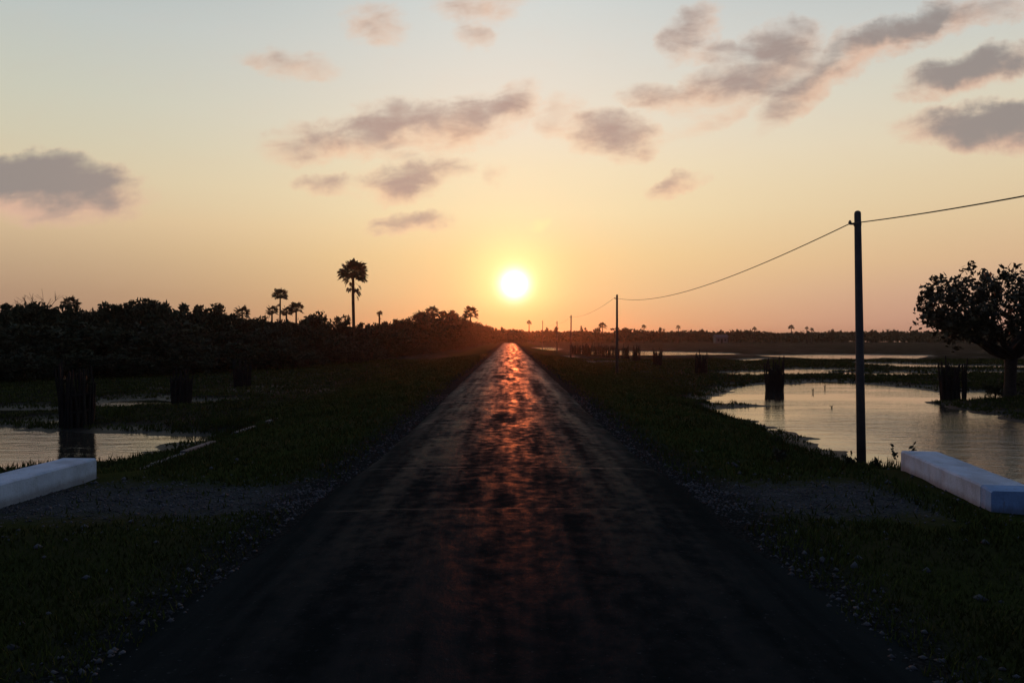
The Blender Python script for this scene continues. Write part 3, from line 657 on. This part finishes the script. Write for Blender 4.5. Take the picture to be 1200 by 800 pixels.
for t in tips:
    n = int(rg.integers(4, 11)); s = rg.uniform(.14, .30)
    if t.z > CZ + .2: n = int(n * 1.5)
    LV.append(np.array(t) + rg.normal(size=(n, 3)) * s * .62)
V = quads(np.concatenate(LV), 0.15, rg)
Vb = V.reshape(-1, 4, 3); cc_ = Vb.mean(1, keepdims=True); Vb = cc_ + (Vb - cc_) * np.array([1, 1, 1]); link('crown', leafmesh('crown', Vb.reshape(-1, 3), M['bigleaf']), bt)
# low shrub on the bank behind the tree
for (px, py, h, lb) in ((1168, 462, .9, 'low shrub on the bank beside the big tree trunk'), (1205, 462, 1.1, 'low shrub on the bank right of the big tree')):
    x, y = at(px, py, -.85); tree('bank_shrub', 'bush', x, y, h, 1.4, lb, 'shrubs by the big tree', 'bush')

# far trees across the right marsh
random.seed(5)
far = [(642, 383, 5, 'round'), (650, 382, 6, 'round'), (683, 381, 12, 'bush'), (699, 383, 4, 'round'), (727, 382.6, 22, 'spread'), (776, 383, 6, 'round'), (821, 385, 6, 'round'), (846, 385, 8, 'bush'), (865, 385, 7, 'round'), (600, 384.6, 8, 'bush'), (590, 384.2, 7, 'round'), (609, 385, 7, 'bush'), (975, 385, 8, 'round'), (1010, 385, 9, 'bush'), (1050, 385.5, 8, 'round')]
names = ['near the two thin poles', 'below the fourth pole', 'left of the second pole, wide and bushy', 'just left of the round palm', 'as a low broad dome at the second pole', 'right of the second pole', 'left of the pale house', 'behind the pale house', 'right of the pale house', 'right under the sun', 'left of the sun at the road end', 'just right of the sun', 'left of the tall near pole', 'right of the tall near pole', 'left of the big pond tree']
for (px, tp, w_, k), nm in zip(far, names):
    y = random.uniform(400, 470); x = (px - VX) / F * y; h = H + .8 + (HY - tp) / F * y
    tree('distant_tree', k, x, y, h, max(.5, w_ / F * y / h), 'distant tree on the skyline ' + nm, 'distant trees on the right horizon')
for (px, tp, cw, lb) in ((620, 375.5, 5, 'distant palm just right of the sun, on the horizon'), (706, 377.5, 9, 'distant round headed palm left of the second pole'), (755, 380.5, 5, 'distant palm right of the second pole'),
                         (795, 381, 5, 'distant short palm between the second pole and the pale house'), (884, 383, 5, 'distant stubby palm right of the pale house'), (928, 380.5, 6, 'distant palm over the far water strip'),
                         (946, 382.5, 4, 'small distant palm, left one of a close pair'), (952, 384, 4, 'small distant palm, right one of a close pair')):
    palm_at(px, tp, 402.4, cw, lb, 'distant palms on the right horizon', int(px) + 1, 0, .22, 16)
def wood(name, y0, y1, x0, x1, n, hmin, hmax, leaf, label, seed, gap=None):
    rg = np.random.default_rng(seed); C = []
    for i in range(n):
        y = rg.uniform(y0, y1); s = rg.uniform(x0, x1)
        if gap and gap(s): continue
        x = s * y; h = hmin + (hmax - hmin) * float(vnoise(np.array([x / 14]), np.array([y / 60]), 5)[0]) ** 1.3 * rg.uniform(.75, 1.1); w = rg.uniform(1.4, 3.0)
        m_ = 22; d = rg.normal(size=(m_, 3)); d /= np.linalg.norm(d, axis=1)[:, None]
        C.append(np.array([x, y, -.9 + h * .55]) + d * (rg.random((m_, 1)) ** .5) * np.array([w, w, h * .48]))
    o = link(name, leafmesh(name, quads(np.concatenate(C), leaf, rg), M['leaf'])); tag(o, label, 'woodland', None, 'stuff'); return o
wood('far_woodland', 450, 640, -.06, .95, 3600, 4.8, 8.6, 1.15, 'continuous band of far dark woodland along the right horizon', 3)
wood('far_woodland', 340, 420, -.12, .018, 420, 5.0, 8.0, .8, 'dark wood closing off the far end of the road', 4)
wood('far_woodland', 300, 520, -1.1, -.10, 2400, 5.0, 9.0, 1.0, 'woodland behind the left tree line', 6)
# pale house at the wood edge
hx, hy = at(846, 399.5); hx = (846 - VX) / F * 425; hy = 425
ho = empty('pale_house', (hx, hy, -.75)); tag(ho, 'small pale house at the edge of the far woodland', 'house')
def box(mb, x0, x1, y0, y1, z0, z1):
    b = len(mb.V); mb.V += [(x, y, z) for z in (z0, z1) for x, y in ((x0, y0), (x1, y0), (x1, y1), (x0, y1))]
    mb.F += [tuple(b + k for k in f) for f in ((3, 2, 1, 0), (4, 5, 6, 7), (0, 1, 5, 4), (1, 2, 6, 5), (2, 3, 7, 6), (3, 0, 4, 7))]
mb = MB(); box(mb, -3.2, 3.2, 0, 5, 0, 2.9); mb.build('wall', M['pwall'], ho)
mb = MB(); mb.poly([(-3.6, -.4, 2.85), (3.6, -.4, 2.85), (3.6, 2.5, 4.4), (-3.6, 2.5, 4.4)]); mb.poly([(-3.6, 5.4, 2.85), (-3.6, 2.5, 4.4), (3.6, 2.5, 4.4), (3.6, 5.4, 2.85)]); mb.poly([(-3.6, -.4, 2.85), (-3.6, 2.5, 4.4), (-3.6, 5.4, 2.85)]); mb.poly([(3.6, -.4, 2.85), (3.6, 5.4, 2.85), (3.6, 2.5, 4.4)])
mb.build('roof', M['roof'], ho)
mb = MB(); box(mb, -.5, .5, -.05, 0.0 - .003, 0, 2.1); mb.build('door', M['dark'], ho)
for xx in (-2.2, 1.4): mb = MB(); box(mb, xx, xx + .9, -.05, -.003, 1, 2); mb.build('window', M['dark'], ho)

# ---------------------------------------------------------------- grass, gravel, weeds
rg = np.random.default_rng(99)
def scatter(n, fn):
    y = 3 + 110 * rg.random(n) ** 2.1; x = rg.uniform(-1, 1, n) * (y * .72 + 1.5); k = fn(x, y); return x[k], y[k]
def okg(x, y):
    ax_ = np.abs(x); dn = fbm(x * .7, y * .7, 71)
    strip = (y > 9.9 + dn * 3) & (y < 13.0 + dn * 3) & (x < 5.6)
    block_ = (ax_ > 6.3) & (ax_ < 7.8) & (y > 9.8) & (y < 14.5)
    return (ax_ > 2.75 + rg.random(len(x)) ** 2 * .9) & ~(strip & (rg.random(len(x)) < .93)) & ~block_ & (dn > -.3)
x, y = scatter(300000, okg); z = ground_z(x, y); k = z > WZ + .04; x, y, z = x[k], y[k], z[k]; n = len(x)
hgt = (.025 + .05 * rg.random(n)) * (1 + 1.3 * np.clip(fbm(x * .5, y * .5, 81), 0, 1) * 2) * (1 + .012 * y); a = rg.uniform(0, 6.28, n); wd_ = .006 + .0009 * y
ux, uy = np.cos(a) * wd_, np.sin(a) * wd_; lx, ly = rg.normal(size=n) * hgt * .4, rg.normal(size=n) * hgt * .4
V = np.stack([np.stack([x - ux, y - uy, z - .01], 1), np.stack([x + ux, y + uy, z - .01], 1), np.stack([x + lx, y + ly, z + hgt], 1)], 1).reshape(-1, 3)
o = link('grass', quick('grass', V, np.arange(len(V)).reshape(-1, 3), M['grass'])); tag(o, 'short dark grass on the verges', 'grass', None, 'stuff')
# taller marsh tufts along the shores
px_, py_ = rg.uniform(-1, 1, 60000), 14 + 100 * rg.random(60000) ** 1.4; px_ = px_ * py_ * .72
sd = ponds_sd(px_, py_); k = (sd > .25) & (sd < 1.6 + .02 * py_) & (rg.random(60000) < .8) & (fbm(px_ * .4, py_ * .4, 5) > .02) & (np.abs(px_) > 4.5); x, y = px_[k], py_[k]
x = np.repeat(x, 6) + rg.normal(size=len(x) * 6) * .07; y = np.repeat(y, 6) + rg.normal(size=len(y) * 6) * .07; z = ground_z(x, y); n = len(x)
hgt = .10 + .16 * rg.random(n); a = rg.uniform(0, 6.28, n); wd_ = .008 + .0006 * y
ux, uy = np.cos(a) * wd_, np.sin(a) * wd_; lx, ly = rg.normal(size=n) * hgt * .35, rg.normal(size=n) * hgt * .35
V = np.stack([np.stack([x - ux, y - uy, z - .02], 1), np.stack([x + ux, y + uy, z - .02], 1), np.stack([x + lx, y + ly, z + hgt], 1)], 1).reshape(-1, 3)
o = link('marsh_grass', quick('marsh_grass', V, np.arange(len(V)).reshape(-1, 3), M['grass'])); tag(o, 'tufts of marsh grass along the pond shores', 'grass', None, 'stuff')
# gravel: small stones on the culvert fill and along the road edges
def stones(n, xs_, ys_, smin, smax):
    z = ground_z(xs_, ys_); s = smin + (smax - smin) * rg.random(n) ** 3
    base = np.array([(1, 0, 0), (0, 1, 0), (-1, 0, 0), (0, -1, 0), (0, 0, .7), (0, 0, -.6)], float)
    fs = np.array([(0, 1, 4), (1, 2, 4), (2, 3, 4), (3, 0, 4), (1, 0, 5), (2, 1, 5), (3, 2, 5), (0, 3, 5)])
    a = rg.uniform(0, 6.28, n); ca, sa = np.cos(a), np.sin(a)
    P_ = base[None] * (0.7 + .6 * rg.random((n, 6, 1))) * s[:, None, None]
    X_ = P_[..., 0] * ca[:, None] - P_[..., 1] * sa[:, None] + xs_[:, None]; Y_ = P_[..., 0] * sa[:, None] + P_[..., 1] * ca[:, None] + ys_[:, None]; Z_ = P_[..., 2] + z[:, None] + s[:, None] * .15
    V = np.stack([X_, Y_, Z_], -1).reshape(-1, 3); Fq = (fs[None] + (np.arange(n) * 6)[:, None, None]).reshape(-1, 3); return V, Fq
n = 9000; xs_ = rg.uniform(2.7, 7.1, n) * rg.choice([-1, 1], n); ys_ = 11.5 + rg.normal(size=n) * .8; k = (xs_ < 5.8) | (rg.random(n) < .15); xs_, ys_ = xs_[k], ys_[k]; n = len(xs_)
V1, F1 = stones(n, xs_, ys_, .006, .030)
n2 = 4200; ys2 = 2.5 + 30 * rg.random(n2) ** 1.5; xs2 = (2.72 + np.abs(rg.normal(size=n2)) * .33 - .25 * sstep(10, 17, ys2)) * rg.choice([-1, 1], n2)
V2, F2 = stones(n2, xs2, ys2, .008, .038)
n3 = 160; ys3 = 3 + 14 * rg.random(n3); xs3 = rg.uniform(2.9, 7, n3) * rg.choice([-1, 1], n3); V3, F3 = stones(n3, xs3, ys3, .03, .07)
o = link('gravel', quick('gravel', np.concatenate([V1, V2, V3]), np.concatenate([F1, F2 + len(V1), F3 + len(V1) + len(V2)]), M['stone'])); tag(o, 'loose gravel along the road edges and over the culvert', 'gravel', None, 'stuff')
# loose stones lying on the road surface
n4 = 420; ys4 = 3 + 12 * rg.random(n4) ** 1.3; xs4 = rg.uniform(-2.4, 2.4, n4); k = (xs4 > .4) | (rg.random(n4) < .4); xs4, ys4 = xs4[k], ys4[k]
V4, F4 = stones(len(xs4), xs4, ys4, .005, .014); V4[:, 2] += .05
o = link('road_grit', quick('road_grit', V4, F4, M['stone'])); tag(o, 'loose grit scattered on the asphalt', 'grit', None, 'stuff')
# weeds by the right parapet
def weed(x, y, h, seed, label, n=5, nl=7, ls=.045):
    r = np.random.default_rng(seed); z = gz(x, y); root = empty('weed', (x, y, z)); tag(root, label, 'weed', 'weeds by the right parapet'); mb = MB(); c = []
    for k in range(n):
        a = r.uniform(0, 6.28); e = Vector((math.cos(a) * h * .38, math.sin(a) * h * .3, h * r.uniform(.6, 1.0))); b = Vector((r.uniform(-.05, .05), r.uniform(-.05, .05), -.05))
        pth = [b.lerp(e, t) + Vector((0, 0, .12 * h * math.sin(t * 3.1))) for t in np.linspace(0, 1, 6)]; mb.tube(pth, [.008, .007, .006, .005, .004, .003], 4, False)
        for t in r.uniform(.25, 1, nl): p = b.lerp(e, t); c.append(np.array(p) + np.array([0, 0, .12 * h * math.sin(t * 3.1)]) + r.normal(size=3) * .025)
    mb.build('stem', M['bark'], root); link('leaf', leafmesh('leaf', quads(np.array(c), ls, r), M['leaf2']), root)
weed(7.22, 14.75, .55, 1, 'leaning leafy weed at the far end of the right parapet', 3, 16, .05)
weed(6.6, 15.6, .34, 2, 'low weed clump between the tall pole and the right parapet', 8, 10, .05)
weed(6.9, 15.2, .26, 3, 'small weed tuft against the far end of the right parapet', 7, 9, .045)
weed(7.9, 12.0, .42, 4, 'weed poking up behind the middle of the right parapet', 3, 5, .03)
weed(5.4, 16.0, .30, 6, 'low clump of weeds on the dark verge left of the tall pole', 9, 12, .05)
# twigs standing in the pond
for (px, py, h, lb) in ((953, 460, .35, 'small twig standing in the pond, left of the three'), (967, 456, .40, 'small twig standing in the pond, farthest of the three'), (975, 478, .16, 'short stub in the pond, nearest of the three')):
    x, y = at(px, py, WZ); mb = MB(); mb.tube([(0, 0, -.3), (.02, 0, h * .45), (.06, 0, h * .7)], [.035, .03, .015], 6); mb.tube([(.02, 0, h * .4), (-.08, .02, h * .55)], [.025, .012], 5)
    o = mb.build('twig', M['stake']); o.location = (x, y, WZ); tag(o, lb, 'twig', 'twigs in the pond')

# ---------------------------------------------------------------- evening haze
mh = bpy.data.materials.new('haze'); mh.use_nodes = True; hn = mh.node_tree.nodes; hn.clear()
pv = hn.new('ShaderNodeVolumePrincipled'); pv.inputs['Color'].default_value = (0.9, 0.86, 0.82, 1); pv.inputs['Density'].default_value = 0.00011
pv.inputs['Anisotropy'].default_value = 0.9
oo = hn.new('ShaderNodeOutputMaterial'); mh.node_tree.links.new(pv.outputs[0], oo.inputs['Volume'])
mb = MB(); box(mb, -5300, 5300, -60, 5400, -2.6, 30); hz = mb.build('haze', mh); tag(hz, 'thin evening haze over the marsh', 'haze', None, 'stuff')
